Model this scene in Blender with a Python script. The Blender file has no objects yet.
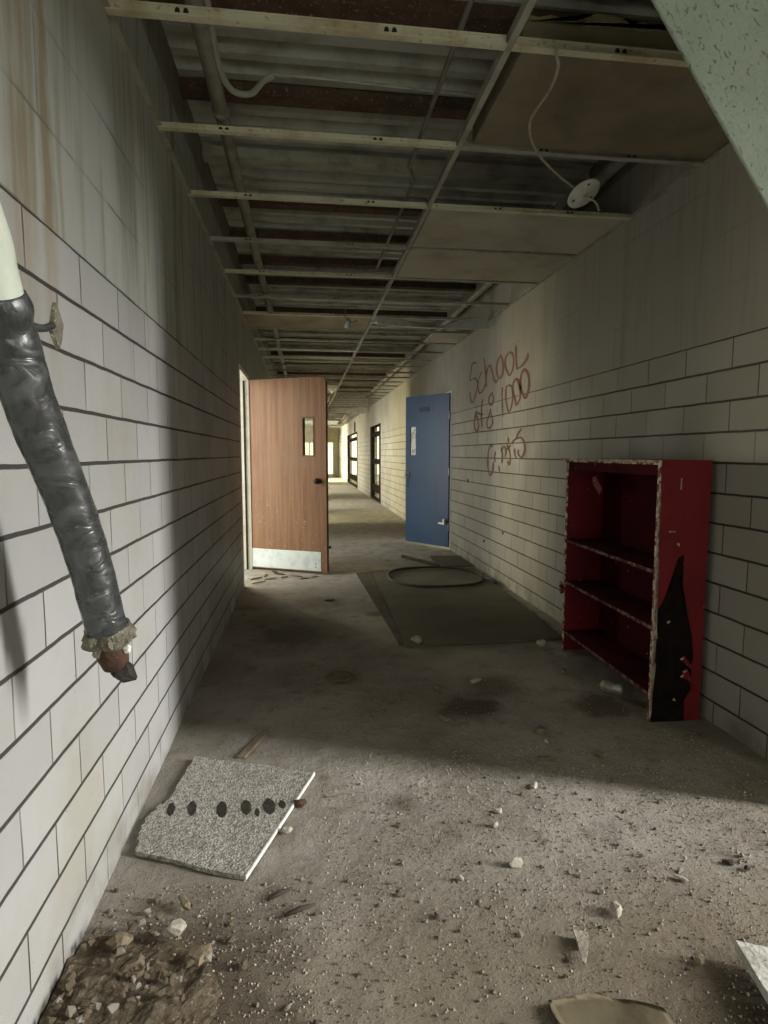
import bpy, bmesh, math, random
from mathutils import Vector, Matrix, noise
random.seed(7)
C = bpy.context.scene.collection
PI = math.pi
XL, XR = -0.59, 1.87

# ------------------------------------------------------------------ nodes
class N:
    """small helper around a node tree"""
    def __init__(s, name):
        s.m = bpy.data.materials.new(name); s.m.use_nodes = True
        s.t = s.m.node_tree; s.b = s.t.nodes['Principled BSDF']
    def n(s, typ, **k):
        x = s.t.nodes.new(typ)
        for a, v in k.items(): setattr(x, a, v)
        return x
    def put(s, sock, v):
        if isinstance(v, bpy.types.NodeSocket): s.t.links.new(v, sock)
        elif isinstance(v, (tuple, list)) and len(v) == 3 and sock.type == 'RGBA': sock.default_value = (*v, 1)
        else: sock.default_value = v
    def math(s, op, a, b=0.0, c=None, clamp=False):
        x = s.n('ShaderNodeMath', operation=op, use_clamp=clamp)
        s.put(x.inputs[0], a); s.put(x.inputs[1], b)
        if c is not None: s.put(x.inputs[2], c)
        return x.outputs[0]
    def mix(s, f, a, b, blend='MIX'):
        x = s.n('ShaderNodeMix', data_type='RGBA', blend_type=blend)
        s.put(x.inputs[0], f); s.put(x.inputs[6], a); s.put(x.inputs[7], b)
        return x.outputs[2]
    def step(s, v, lo, hi, a=0.0, b=1.0):
        x = s.n('ShaderNodeMapRange', interpolation_type='SMOOTHSTEP')
        s.put(x.inputs[0], v); x.inputs[1].default_value = lo; x.inputs[2].default_value = hi
        x.inputs[3].default_value = a; x.inputs[4].default_value = b
        return x.outputs[0]
    def obj(s):
        return s.n('ShaderNodeTexCoord').outputs['Object']
    def xyz(s, v):
        x = s.n('ShaderNodeSeparateXYZ'); s.put(x.inputs[0], v); return x.outputs
    def vec(s, x, y, z):
        c = s.n('ShaderNodeCombineXYZ')
        for i, v in enumerate((x, y, z)): s.put(c.inputs[i], v)
        return c.outputs[0]
    def scl(s, v, k):
        x = s.n('ShaderNodeVectorMath', operation='MULTIPLY'); s.put(x.inputs[0], v); x.inputs[1].default_value = k
        return x.outputs[0]
    def noise(s, v, scale, detail=4, rough=.55, dist=0):
        x = s.n('ShaderNodeTexNoise'); s.put(x.inputs['Vector'], v)
        x.inputs['Scale'].default_value = scale; x.inputs['Detail'].default_value = detail
        x.inputs['Roughness'].default_value = rough; x.inputs['Distortion'].default_value = dist
        return x.outputs[0]
    def vor(s, v, scale, feature='F1'):
        x = s.n('ShaderNodeTexVoronoi', feature=feature); s.put(x.inputs['Vector'], v)
        x.inputs['Scale'].default_value = scale
        return x.outputs[0]
    def bump(s, h, strength=.5, dist=.01, prev=None):
        x = s.n('ShaderNodeBump'); x.inputs['Strength'].default_value = strength
        x.inputs['Distance'].default_value = dist; s.put(x.inputs['Height'], h)
        if prev is not None: s.put(x.inputs['Normal'], prev)
        return x.outputs[0]
    def out(s, col=None, rough=None, nrm=None, metal=None, spec=None):
        if col is not None: s.put(s.b.inputs['Base Color'], col)
        if rough is not None: s.put(s.b.inputs['Roughness'], rough)
        if nrm is not None: s.put(s.b.inputs['Normal'], nrm)
        if metal is not None: s.put(s.b.inputs['Metallic'], metal)
        if spec is not None: s.put(s.b.inputs['Specular IOR Level'], spec)
        return s.m

def worn(name, base, dirt, scale=8, amount=.5, rough=.7, bump=.2, bscale=40, metal=0, spec=.4, fine=None):
    k = N(name); o = k.obj()
    n1 = k.noise(o, scale, 6, .6)
    f = k.step(n1, .55 - amount * .3, .75, 0, 1)
    c = k.mix(f, base, dirt)
    if fine is not None:
        f2 = k.step(k.noise(o, scale * 6, 3, .6), .58, .7)
        c = k.mix(f2, c, fine)
    return k.out(c, rough, k.bump(k.noise(o, bscale, 5, .6), bump, .01), metal, spec)

def block_wall(name, z0, y_odd, tile, upper, joint, zsplit, streaks, uj_max=.8, st_amt=.8, H=.1385):
    k = N(name); o = k.obj(); x, y, z = k.xyz(o)
    L = .328
    wob = k.math('MULTIPLY', k.math('SUBTRACT', k.noise(o, 9, 3), .5), .006)
    zz = k.math('DIVIDE', k.math('SUBTRACT', k.math('ADD', z, wob), z0), H)
    row = k.math('FLOOR', zz); fz = k.math('SUBTRACT', zz, row)
    par = k.math('FLOORED_MODULO', row, 2.0)
    uu = k.math('SUBTRACT', k.math('DIVIDE', k.math('SUBTRACT', k.math('ADD', y, wob), y_odd), L), k.math('MULTIPLY', k.math('SUBTRACT', 1.0, par), .5))
    col = k.math('FLOOR', uu); fu = k.math('SUBTRACT', uu, col)
    dz = k.math('MULTIPLY', k.math('MINIMUM', fz, k.math('SUBTRACT', 1.0, fz)), H)
    du = k.math('MULTIPLY', k.math('MINIMUM', fu, k.math('SUBTRACT', 1.0, fu)), L)
    hj = k.step(dz, .0035, .0058, 1, 0); vj = k.step(du, .0016, .0036, 1, 0)
    # taller painted blocks above the glazed tile
    HU, LU = .235, .437
    z2 = k.math('DIVIDE', k.math('SUBTRACT', z, zsplit), HU); r2 = k.math('FLOOR', z2); f2 = k.math('SUBTRACT', z2, r2)
    u2 = k.math('ADD', k.math('DIVIDE', y, LU), k.math('MULTIPLY', k.math('FLOORED_MODULO', r2, 2.0), .5))
    c2 = k.math('FLOOR', u2); g2 = k.math('SUBTRACT', u2, c2)
    d2 = k.math('MULTIPLY', k.math('MINIMUM', f2, k.math('SUBTRACT', 1.0, f2)), HU)
    e2 = k.math('MULTIPLY', k.math('MINIMUM', g2, k.math('SUBTRACT', 1.0, g2)), LU)
    uj = k.math('MAXIMUM', k.step(d2, .002, .006, 1, 0), k.math('MULTIPLY', k.step(e2, .002, .005, 1, 0), .7))
    ufade = k.step(k.noise(o, 2.3, 3), .45, .65, .12 * uj_max, uj_max)
    up = k.step(z, zsplit - .002, zsplit + .002)
    # per block tone
    wn = k.n('ShaderNodeTexWhiteNoise', noise_dimensions='2D'); k.put(wn.inputs['Vector'], k.vec(row, col, 0.0))
    tone = k.math('ADD', k.math('MULTIPLY', wn.outputs[0], .14), .92)
    tcol = k.mix(1.0, tile, k.vec(tone, tone, tone), 'MULTIPLY')
    # stains
    big = k.noise(o, 1.7, 5, .6)
    tcol = k.mix(k.step(big, .5, .72, 0, .55), tcol, (tile[0] * .86, tile[1] * .80, tile[2] * .64))
    sp = k.noise(o, 70, 2, .5)
    tcol = k.mix(k.step(sp, .74, .8, 0, .7), tcol, (.1, .09, .08))
    st = k.noise(k.scl(o, (1, 6, .35)), 3.2, 5, .6)
    ucol = k.mix(k.step(st, .47, .68, 0, st_amt), upper, (upper[0] * .66, upper[1] * .62, upper[2] * .50))
    for yc, w, amt in streaks:
        d = k.math('ABSOLUTE', k.math('SUBTRACT', k.math('ADD', y, k.math('MULTIPLY', k.math('SUBTRACT', k.noise(o, 5, 4), .5), .09)), yc))
        m = k.math('MULTIPLY', k.step(d, w * .25, w, 1, 0), amt)
        m = k.math('MULTIPLY', m, k.step(k.noise(k.scl(o, (1, 9, .8)), 4, 4), .3, .6, .4, 1))
        ucol = k.mix(m, ucol, (.20, .16, .095))
        tcol = k.mix(k.math('MULTIPLY', m, k.step(z, zsplit - .55, zsplit, 0, .8)), tcol, (.27, .23, .16))
    vs = k.step(k.noise(o, 2.6, 2), .35, .6, .45, 1.0)
    jm = k.math('MAXIMUM', hj, k.math('MULTIPLY', vj, vs))
    lower = k.mix(k.math('MULTIPLY', jm, .93), tcol, joint)
    ucol = k.mix(k.math('MULTIPLY', uj, ufade), ucol, (upper[0] * .42, upper[1] * .4, upper[2] * .36))
    colr = k.mix(up, lower, ucol)
    # grime at the foot
    gr = k.math('MULTIPLY', k.step(z, 0, .22, 1, 0), k.step(k.noise(o, 6, 5), .38, .7))
    colr = k.mix(k.math('MULTIPLY', gr, .6), colr, (.12, .095, .06))
    joints = k.math('ADD', k.math('MULTIPLY', jm, k.math('SUBTRACT', 1.0, up)), k.math('MULTIPLY', k.math('MULTIPLY', uj, ufade), k.math('MULTIPLY', up, .6)))
    b1 = k.bump(k.math('SUBTRACT', 1.0, joints), .9, .006)
    b2 = k.bump(k.noise(o, 60, 4, .6), .12, .006, b1)
    b3 = k.bump(k.noise(o, 7, 3, .6), .18, .02, b2)
    rg = k.step(k.noise(o, 3, 4), .3, .7, .5, .75)
    return k.out(colr, rg, b3, 0, .25)

M = {}
M['wall_l'] = block_wall('painted block left', .112, 1.42, (.34, .34, .33), (.33, .345, .315), (.028, .025, .022), 1.780,
                         [(1.43, .09, .8), (1.56, .05, .85), (3.02, .07, .9), (2.45, .03, .45), (2.2, .02, .3), (3.7, .05, .45)], H=.1390)
M['wall_r'] = block_wall('painted block right', .1015, 2.47, (.34, .33, .29), (.315, .30, .26), (.032, .028, .024), 1.7635,
                         [(3.4, .06, .25), (4.6, .1, .2)], .3, .35)

def floor_mat():
    k = N('dusty concrete'); o = k.obj(); x, y, z = k.xyz(o)
    n1 = k.noise(o, 1.3, 6, .62); n2 = k.noise(o, 7, 6, .65); n3 = k.noise(o, 45, 4, .7); n4 = k.noise(o, 160, 2, .6)
    c = k.mix(k.step(n1, .35, .68), (.27, .242, .20), (.42, .392, .35))
    c = k.mix(k.step(n2, .52, .75, 0, .65), c, (.13, .10, .066))
    c = k.mix(k.step(n3, .55, .72, 0, .5), c, (.36, .33, .275))
    c = k.mix(k.step(n4, .62, .74, 0, .5), c, (.10, .08, .055))
    c = k.mix(k.step(y, 1.25, 1.75, .55, 0), c, k.mix(n2, (.15, .115, .07), (.30, .245, .165)))
    for sx, sy, rr, am in ((.80, 2.80, .20, .8), (1.47, 2.74, .2, .8), (.20, 3.28, .13, .6), (.34, 2.02, .09, .5), (1.0, 3.05, .22, .5), (-.1, 4.1, .3, .5), (.1, 5.0, .3, .5), (-.3, 1.35, .38, .75), (1.0, 1.1, .25, .6), (.55, 4.6, .12, .6)):
        dx = k.math('SUBTRACT', x, sx); dy = k.math('SUBTRACT', y, sy)
        dd = k.math('SQRT', k.math('ADD', k.math('MULTIPLY', dx, dx), k.math('MULTIPLY', dy, dy)))
        dd = k.math('ADD', dd, k.math('MULTIPLY', k.math('SUBTRACT', n2, .5), rr * 1.6))
        c = k.mix(k.step(dd, rr * .35, rr, am, 0), c, (.085, .066, .044))
    # lighter grey further along the corridor
    c = k.mix(k.step(y, 4.6, 6.6, 0, .75), c, k.mix(k.step(n2, .4, .7), (.42, .39, .34), (.27, .24, .195)))
    n5 = k.noise(o, 28, 9, .78); pb = k.step(k.vor(k.scl(o, (1, 1, .4)), 85), .12, .34, 1, 0); gate = k.step(k.noise(o, 5, 3), .45, .62)
    h = k.math('ADD', k.math('MULTIPLY', n5, 1.0), k.math('ADD', k.math('MULTIPLY', k.math('MULTIPLY', pb, gate), .35), n2))
    return k.out(c, .95, k.bump(h, .85, .018), 0, .15)
M['floor'] = floor_mat()
M['dirt'] = worn('loose dirt', (.125, .10, .07), (.07, .056, .038), 14, .6, .97, .9, 70, spec=.1, fine=(.25, .21, .15))
M['deck'] = worn('steel deck', (.50, .505, .45), (.27, .25, .20), 5, .5, .6, .15, 30, .1)
M['rust'] = worn('rusty steel', (.13, .085, .057), (.065, .046, .034), 9, .8, .85, .6, 50, spec=.2, fine=(.30, .21, .14))
M['purlin_dusty'] = worn('dusty steel', (.48, .47, .40), (.27, .24, .18), 7, .5, .8, .3, 40)
M['tee'] = worn('painted grid steel', (.60, .585, .44), (.40, .33, .19), 7, .4, .5, .15, 40, spec=.5, fine=(.34, .28, .16))
M['tee_dark'] = worn('grid steel grey', (.36, .35, .30), (.20, .17, .12), 7, .5, .55, .15, 40)
M['slot'] = worn('slot shadow', (.02, .018, .014), (.03, .025, .02), 20, .5, .9)
M['pipe'] = worn('painted conduit', (.28, .275, .23), (.17, .15, .11), 9, .5, .55, .15, 40)
M['thin'] = worn('thin conduit', (.42, .42, .38), (.27, .26, .21), 9, .4, .45, .1, 40)
M['rod'] = worn('dull rod', (.20, .19, .155), (.11, .095, .07), 9, .4, .6, .1, 40)
M['tile'] = worn('ceiling board', (.46, .44, .355), (.34, .31, .235), 3, .5, .9, .15, 60, spec=.1)
M['tile_dim'] = worn('dirty ceiling board', (.235, .205, .145), (.16, .135, .09), 3.4, .5, .9, .2, 60, spec=.1)
M['tile_beam'] = worn('dusty brown board', (.36, .30, .22), (.24, .19, .13), 3.4, .5, .9, .2, 60, spec=.1)
M['insul'] = worn('yellow insulation', (.30, .26, .14), (.13, .11, .06), 18, .6, .95, .8, 60)
def fissured():
    k = N('fissured tile'); o = k.obj()
    w = k.noise(k.scl(o, (1, 1, 1)), 5, 3)
    f = k.noise(k.scl(o, (42, 95, 40)), 1.0, 3, .55, .9)
    m = k.step(f, .61, .70)
    pin = k.step(k.vor(o, 130), .10, .16, 1, 0)
    m2 = k.math('MAXIMUM', m, k.math('MULTIPLY', pin, .35))
    c = k.mix(k.step(w, .4, .7), (.38, .45, .385), (.33, .40, .335))
    c = k.mix(k.math('MULTIPLY', m2, .5), c, (.19, .22, .18))
    return k.out(c, .9, k.bump(k.math('SUBTRACT', 1.0, m2), .8, .006, k.bump(k.noise(o, 70, 3), .25, .01)), 0, .1)
M['fissure'] = fissured()
def granular():
    k = N('granular slab'); o = k.obj()
    v = k.vor(o, 140); n = k.noise(o, 55, 6, .78); b = k.noise(o, 6, 3)
    c = k.mix(k.step(n, .36, .62), (.30, .28, .24), (.66, .63, .57))
    c = k.mix(k.step(b, .45, .7, 0, .4), c, (.30, .28, .24))
    c = k.mix(k.step(v, .5, .75, 0, .4), c, (.2, .185, .155))
    return k.out(c, .95, k.bump(k.math('ADD', n, v), 1.0, .012), 0, .1)
M['slab'] = granular()
M['hole'] = worn('punched hole', (.028, .024, .018), (.06, .05, .04), 40, .4, .95, .6, 90)
M['white'] = worn('white edge', (.72, .71, .67), (.5, .48, .42), 20, .4, .8)
M['plaster'] = worn('white plaster', (.60, .60, .55), (.33, .31, .26), 22, .6, .9, .6, 60, fine=(.2, .18, .14))
def wood():
    k = N('brown veneer'); o = k.obj()
    g = k.noise(k.scl(o, (14, 14, .5)), 2.2, 6, .6, .4); g2 = k.noise(k.scl(o, (60, 60, 1.2)), 2, 4)
    b = k.noise(o, 2.2, 4); s = k.noise(o, 26, 4, .7); x, y, z = k.xyz(o)
    c = k.mix(k.step(g, .35, .66), (.215, .105, .055), (.31, .17, .095))
    c = k.mix(k.step(g2, .5, .7, 0, .4), c, (.19, .09, .045))
    c = k.mix(k.step(b, .45, .7, 0, .5), c, (.27, .16, .10))
    low = k.math('MULTIPLY', k.step(s, .62, .7), k.step(z, .4, 1.2, .8, .08))
    c = k.mix(low, c, (.50, .40, .32))
    return k.out(c, .5, k.bump(g2, .12, .004), 0, .35)
M['wood'] = wood()
M['wood_edge'] = worn('door edge', (.20, .10, .05), (.11, .06, .03), 12, .5, .7, .2, 50)
M['kick'] = worn('kick plate', (.74, .82, .86), (.58, .63, .65), 12, .4, .45, .12, 50, 0.1, fine=(.74, .77, .78))
M['frame'] = worn('white door frame', (.74, .73, .68), (.55, .52, .44), 7, .35, .5)
M['dark_metal'] = worn('dark metal', (.018, .015, .012), (.035, .027, .02), 20, .4, .5, .1, 60, .1)
M['screen_dark'] = worn('dark brown backlit screen', (.014, .011, .008), (.03, .022, .014), 20, .4, .9, .1, 60, spec=.03)  # near-black colour stands in for frames seen against the daylight
M['silver'] = worn('dull silver', (.60, .59, .56), (.4, .38, .34), 20, .4, .35, .1, 60, .7)
M['blue'] = worn('blue door paint', (.040, .085, .170), (.032, .068, .14), 3, .5, .42, .06, 30, fine=(.046, .09, .175))
M['blue_dark'] = worn('dark blue plate', (.018, .03, .06), (.03, .045, .08), 12, .4, .5)
M['pane_white'] = worn('shattered pane', (.85, .84, .80), (.16, .15, .14), 16, .45, .25, .3, 40, fine=(.62, .6, .56))
def glass():
    m = bpy.data.materials.new('clear pane'); m.use_nodes = True; t = m.node_tree
    t.nodes.remove(t.nodes['Principled BSDF'])
    tr = t.nodes.new('ShaderNodeBsdfTransparent'); gl = t.nodes.new('ShaderNodeBsdfGlossy'); mx = t.nodes.new('ShaderNodeMixShader')
    tr.inputs[0].default_value = (.9, .9, .86, 1); gl.inputs['Roughness'].default_value = .08; mx.inputs[0].default_value = .07
    t.links.new(tr.outputs[0], mx.inputs[1]); t.links.new(gl.outputs[0], mx.inputs[2])
    t.links.new(mx.outputs[0], t.nodes['Material Output'].inputs[0]); return m
M['glass'] = glass()
def red(name, base, dark, white, rg=.6, sp_=.22):
    """red gloss paint, with flakes down to wood near the front edges (local x) and top"""
    k = N(name); o = k.obj(); x, y, z = k.xyz(o)
    c = k.mix(k.step(k.noise(o, 4, 5), .4, .7), base, dark)
    c = k.mix(k.step(k.noise(k.scl(o, (30, 30, 6)), 1.5, 4), .62, .72, 0, .6), c, (base[0] * .55, base[1] * .5, base[2] * .5))
    ch = k.noise(o, 26, 4, .7)
    edge = k.step(x, .002, white, 1, 0)
    m = k.math('MULTIPLY', edge, k.step(ch, .47, .56))
    c = k.mix(m, c, (.56, .50, .42))
    m2 = k.step(k.noise(o, 34, 2, .5), .73, .76)
    c = k.mix(k.math('MULTIPLY', m2, .7), c, (.5, .42, .36))
    return k.out(c, rg, k.bump(k.noise(o, 25, 4), .15, .006), 0, sp_)
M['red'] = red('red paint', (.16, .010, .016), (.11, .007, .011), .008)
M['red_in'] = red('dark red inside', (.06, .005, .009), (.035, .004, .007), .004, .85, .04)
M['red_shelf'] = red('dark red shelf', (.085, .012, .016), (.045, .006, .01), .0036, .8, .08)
M['char'] = worn('charred wood', (.007, .005, .0045), (.016, .009, .007), 14, .5, .9, .7, 60, spec=.08, fine=(.02, .011, .009))
M['chip'] = worn('bare wood chips', (.50, .45, .37), (.16, .05, .04), 30, .75, .85, .4, 60, fine=(.10, .03, .025))
def tape():
    k = N('duct tape'); o = k.obj()
    w = k.noise(k.scl(o, (8, 8, 11)), 1.9, 3, .5, 1.6); f = k.noise(o, 90, 3)
    c = k.mix(k.step(w, .4, .7), (.055, .058, .06), (.10, .104, .108))
    return k.out(c, k.step(w, .35, .7, .24, .40), k.bump(w, .38, .012, k.bump(f, .1, .004)), .35, .6)
M['tape'] = tape()
M['pale'] = worn('pale pipe paint', (.58, .63, .54), (.48, .53, .44), 12, .5, .45, .15, 50)
M['fray'] = worn('frayed wrap', (.17, .155, .12), (.07, .06, .042), 30, .6, .95, .8, 90, fine=(.4, .37, .31))
M['rust_bright'] = worn('brown rust', (.075, .038, .018), (.035, .018, .012), 22, .6, .85, .6, 70)
M['soot'] = worn('black stub', (.013, .010, .008), (.03, .021, .015), 24, .5, .7, .7, 60)
M['mat'] = worn('dark mat', (.125, .112, .083), (.085, .076, .056), 2.2, .6, .8, .25, 60, spec=.25)
M['strip'] = worn('mat strip', (.10, .08, .055), (.05, .04, .028), 5, .6, .9, .5, 60)
M['rubber'] = worn('cable rubber', (.035, .03, .024), (.07, .06, .045), 14, .5, .75, .2, 60)
M['rubble'] = worn('pale rubble', (.42, .39, .33), (.27, .24, .19), 20, .5, .95, .7, 60, spec=.1)
M['rubble_d'] = worn('dirty rubble', (.22, .18, .125), (.13, .10, .07), 20, .5, .95, .7, 60, spec=.1)
M['dark_bit'] = worn('dark scrap', (.045, .036, .027), (.08, .06, .045), 20, .5, .9, .4, 60)
M['paper'] = worn('tan sheet', (.27, .23, .145), (.19, .155, .09), 8, .5, .8, .2, 40)
M['can'] = worn('crushed tin', (.42, .40, .35), (.2, .17, .12), 30, .5, .4, .4, 60, .6)
M['disc'] = worn('white plate', (.66, .68, .64), (.47, .48, .44), 18, .4, .5, .2, 60)
M['wire'] = worn('dull wire', (.40, .37, .29), (.26, .23, .17), 30, .4, .6)
M['spray'] = worn('red spray paint', (.17, .065, .05), (.26, .17, .14), 60, .8, .8, .05, 60, spec=.2)
M['shell'] = worn('side room plaster', (.33, .315, .29), (.28, .27, .24), 2, .5, .9)
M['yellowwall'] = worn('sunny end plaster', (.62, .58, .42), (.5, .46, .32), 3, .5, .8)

# ------------------------------------------------------------------ meshes
def obj(name, bm, mat, parent=None, smooth=False):
    me = bpy.data.meshes.new(name)
    bmesh.ops.recalc_face_normals(bm, faces=bm.faces[:])
    bm.to_mesh(me); bm.free()
    for m in (mat if isinstance(mat, (list, tuple)) else [mat]): me.materials.append(m)
    if smooth:
        for p in me.polygons: p.use_smooth = True
    o = bpy.data.objects.new(name, me); C.objects.link(o)
    if parent is not None: o.parent = parent
    return o
def tag(o, label, cat, group=None, kind=None):
    o['label'] = label; o['category'] = cat
    if group: o['group'] = group
    if kind: o['kind'] = kind
    return o
def empty(name, loc, rz=0, rot=None):
    o = bpy.data.objects.new(name, None); C.objects.link(o); o.empty_display_size = .1
    o.location = loc; o.rotation_euler = rot or (0, 0, rz); return o
def box(bm, x0, x1, y0, y1, z0, z1, mi=0):
    v = [bm.verts.new(p) for p in ((x0,y0,z0),(x1,y0,z0),(x1,y1,z0),(x0,y1,z0),(x0,y0,z1),(x1,y0,z1),(x1,y1,z1),(x0,y1,z1))]
    for f in ((3,2,1,0),(4,5,6,7),(0,1,5,4),(1,2,6,5),(2,3,7,6),(3,0,4,7)):
        bm.faces.new([v[i] for i in f]).material_index = mi
    return v
def bev(bm, w, seg=2):
    bmesh.ops.bevel(bm, geom=bm.edges[:], offset=w, segments=seg, affect='EDGES', profile=.6)
    return bm
def bx(x0, x1, y0, y1, z0, z1, w=0):
    bm = bmesh.new(); box(bm, x0, x1, y0, y1, z0, z1)
    if w: bev(bm, w)
    return bm
def prism(bm, pts, axis, a, b, mi=0):
    """extrude a polygon given in the plane normal to axis"""
    def P(p, t):
        return {0: (t, p[0], p[1]), 1: (p[0], t, p[1]), 2: (p[0], p[1], t)}[axis]
    A = [bm.verts.new(P(p, a)) for p in pts]; B = [bm.verts.new(P(p, b)) for p in pts]
    fs = [bm.faces.new(A), bm.faces.new(B[::-1])]
    n = len(pts)
    for i in range(n): fs.append(bm.faces.new((A[i], A[(i+1) % n], B[(i+1) % n], B[i])))
    for f in fs: f.material_index = mi
    bmesh.ops.triangulate(bm, faces=fs[:2])
def tube(bm, pts, r, seg=10, cap=True, jit=0):
    pts = [Vector(p) for p in pts]; rs = r if isinstance(r, (list, tuple)) else [r] * len(pts)
    prev = None; up = Vector((0, 0, 1)); rings = []
    for i, p in enumerate(pts):
        d = (pts[min(i+1, len(pts)-1)] - pts[max(i-1, 0)]).normalized()
        if prev is None:
            a = d.cross(up if abs(d.z) < .9 else Vector((1, 0, 0))).normalized()
        else:
            a = (prev - d * prev.dot(d)).normalized()
        prev = a; b = d.cross(a); ring = []
        for j in range(seg):
            t = 2 * PI * j / seg; q = a * math.cos(t) + b * math.sin(t)
            k = rs[i]
            if jit: k *= 1 + jit * noise.noise((p + q * .05) * 22) + jit * .6 * noise.noise((p + q * .05) * 60)
            ring.append(bm.verts.new(p + q * k))
        rings.append(ring)
    for A, B in zip(rings, rings[1:]):
        for j in range(seg): bm.faces.new((A[j], A[(j+1) % seg], B[(j+1) % seg], B[j]))
    if cap: bm.faces.new(rings[0][::-1]); bm.faces.new(rings[-1])
    return bm
def smoothpath(pts, n=8):
    P = [Vector(p) for p in pts]; P = [P[0] * 2 - P[1]] + P + [P[-1] * 2 - P[-2]]; out = []
    for i in range(1, len(P) - 2):
        for k in range(n):
            t = k / n; a, b, c, d = P[i-1:i+3]
            out.append(.5 * ((2 * b) + (c - a) * t + (2*a - 5*b + 4*c - d) * t*t + (3*b - a - 3*c + d) * t**3))
    out.append(P[-2]); return out
def chunk(sx, sy, sz, n=16, seed=0):
    """an angular broken lump resting on z = 0"""
    rnd = random.Random(seed); bm = bmesh.new()
    for _ in range(n):
        v = Vector((rnd.gauss(0, 1), rnd.gauss(0, 1), rnd.gauss(0, 1))).normalized() * rnd.uniform(.75, 1)
        bm.verts.new((v.x * sx, v.y * sy, v.z * sz))
    r = bmesh.ops.convex_hull(bm, input=bm.verts[:])
    bmesh.ops.delete(bm, geom=[g for g in r['geom_interior'] if isinstance(g, bmesh.types.BMVert)], context='VERTS')
    lo = min(v.co.z for v in bm.verts)
    for v in bm.verts: v.co.z -= lo
    return bm
def lathe(bm, prof, seg=20, axis='Z'):
    rings = []
    for r, h in prof:
        rings.append([bm.verts.new((r*math.cos(2*PI*j/seg), r*math.sin(2*PI*j/seg), h)) for j in range(seg)])
    for A, B in zip(rings, rings[1:]):
        for j in range(seg): bm.faces.new((A[j], A[(j+1) % seg], B[(j+1) % seg], B[j]))
    bm.faces.new(rings[0][::-1]); bm.faces.new(rings[-1]); return bm
def slabwall(bm, x0, x1, y0, y1, z0, z1, holes):
    """a wall slab along y with rectangular openings (ya, yb, za, zb), built of abutting boxes"""
    y = y0
    for ya, yb, za, zb in sorted(holes):
        box(bm, x0, x1, y, ya, z0, z1)
        if za > z0: box(bm, x0, x1, ya, yb, z0, za)
        box(bm, x0, x1, ya, yb, zb, z1); y = yb
    box(bm, x0, x1, y, y1, z0, z1)

def S(o, label, cat):
    return tag(o, label, cat, None, 'structure')

# ------------------------------------------------------------------ setting
YB, YE, ZT = -2.5, 34.0, 2.87
L_OPEN = [(5.68, 6.63, 0, 2.07), (7.35, 8.2, 0, 2.07), (10.9, 12.3, 0, 2.1), (14.0, 15.6, .0, 2.1), (19.6, 21.4, 0, 2.1), (22.8, 24.2, 0, 2.1), (28, 30, 0, 2.1)]
R_OPEN = [(-.6, 1.75, 0, 2.12), (7.64, 8.5, 0, 2.06), (14.9, 17.3, 0, 2.02), (21.6, 26.8, 0, 2.06), (28.3, 33.4, .35, 2.0)]
bm = bmesh.new(); slabwall(bm, XL - .2, XL, YB, YE, -.02, ZT, L_OPEN)
wall_left = S(obj('wall_left', bm, M['wall_l']), 'long painted block wall on the pipe side, streaked with brown stains above', 'wall')
bm = bmesh.new(); slabwall(bm, XR, XR + .2, YB, YE, -.02, ZT, R_OPEN)
wall_right = S(obj('wall_right', bm, M['wall_r']), 'painted block wall with red graffiti behind the bookcase', 'wall')
bm = bmesh.new()
box(bm, XL - .2, XR + .2, YE, YE + .2, 1.95, ZT); box(bm, XL - .2, -.45, YE, YE + .2, 0, 1.95); box(bm, 1.62, XR + .2, YE, YE + .2, 0, 1.95)
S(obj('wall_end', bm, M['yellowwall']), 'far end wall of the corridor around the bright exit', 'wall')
bm = bmesh.new()
box(bm, XL - .2, .1, YB - .2, YB, 0, ZT + .3); box(bm, 1.7, XR + .2, YB - .2, YB, 0, ZT + .3); box(bm, .1, 1.7, YB - .2, YB, 2.2, ZT + .3)  # unseen wall; its doorway is added to go with the fill lamp
S(obj('wall_back', bm, M['shell']), 'wall with an added doorway at the near end of the corridor', 'wall')
# floor: fine grid near the camera, coarse further away
bm = bmesh.new()
def fz(x, y):
    a = noise.noise(Vector((x*3, y*3, 1))) * .004 + noise.noise(Vector((x*11, y*11, 5))) * .0032 + noise.noise(Vector((x*34, y*34, 9))) * .0022
    f = min(1, max(0, (4.4 - y) / .8))
    return (a - .004) * f
nx, ny = 150, 230
G = [[bm.verts.new((XL + (XR - XL) * i / nx, .6 + 3.9 * j / ny, fz(XL + (XR - XL) * i / nx, .6 + 3.9 * j / ny))) for i in range(nx + 1)] for j in range(ny + 1)]
for j in range(ny):
    for i in range(nx): bm.faces.new((G[j][i], G[j][i+1], G[j+1][i+1], G[j+1][i]))
def quad(bm, *p): return bm.faces.new([bm.verts.new(q) for q in p])
quad(bm, (XL, 4.5, -.004), (XR, 4.5, -.004), (XR, 7, 0), (XL, 7, 0))
quad(bm, (XL, 7, 0), (XR, 7, 0), (XR, 37, 0), (XL, 37, 0))
quad(bm, (XL, -5, 0), (XR, -5, 0), (XR, .6, 0), (XL, .6, 0))
quad(bm, (-5, -5, -.005), (XL, -5, -.005), (XL, 37, -.005), (-5, 37, -.005))
quad(bm, (XR, -5, -.005), (12.5, -5, -.005), (12.5, 37, -.005), (XR, 37, -.005))
S(obj('floor', bm, M['floor'], smooth=True), 'dusty brown concrete corridor floor strewn with grit', 'floor')
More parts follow.
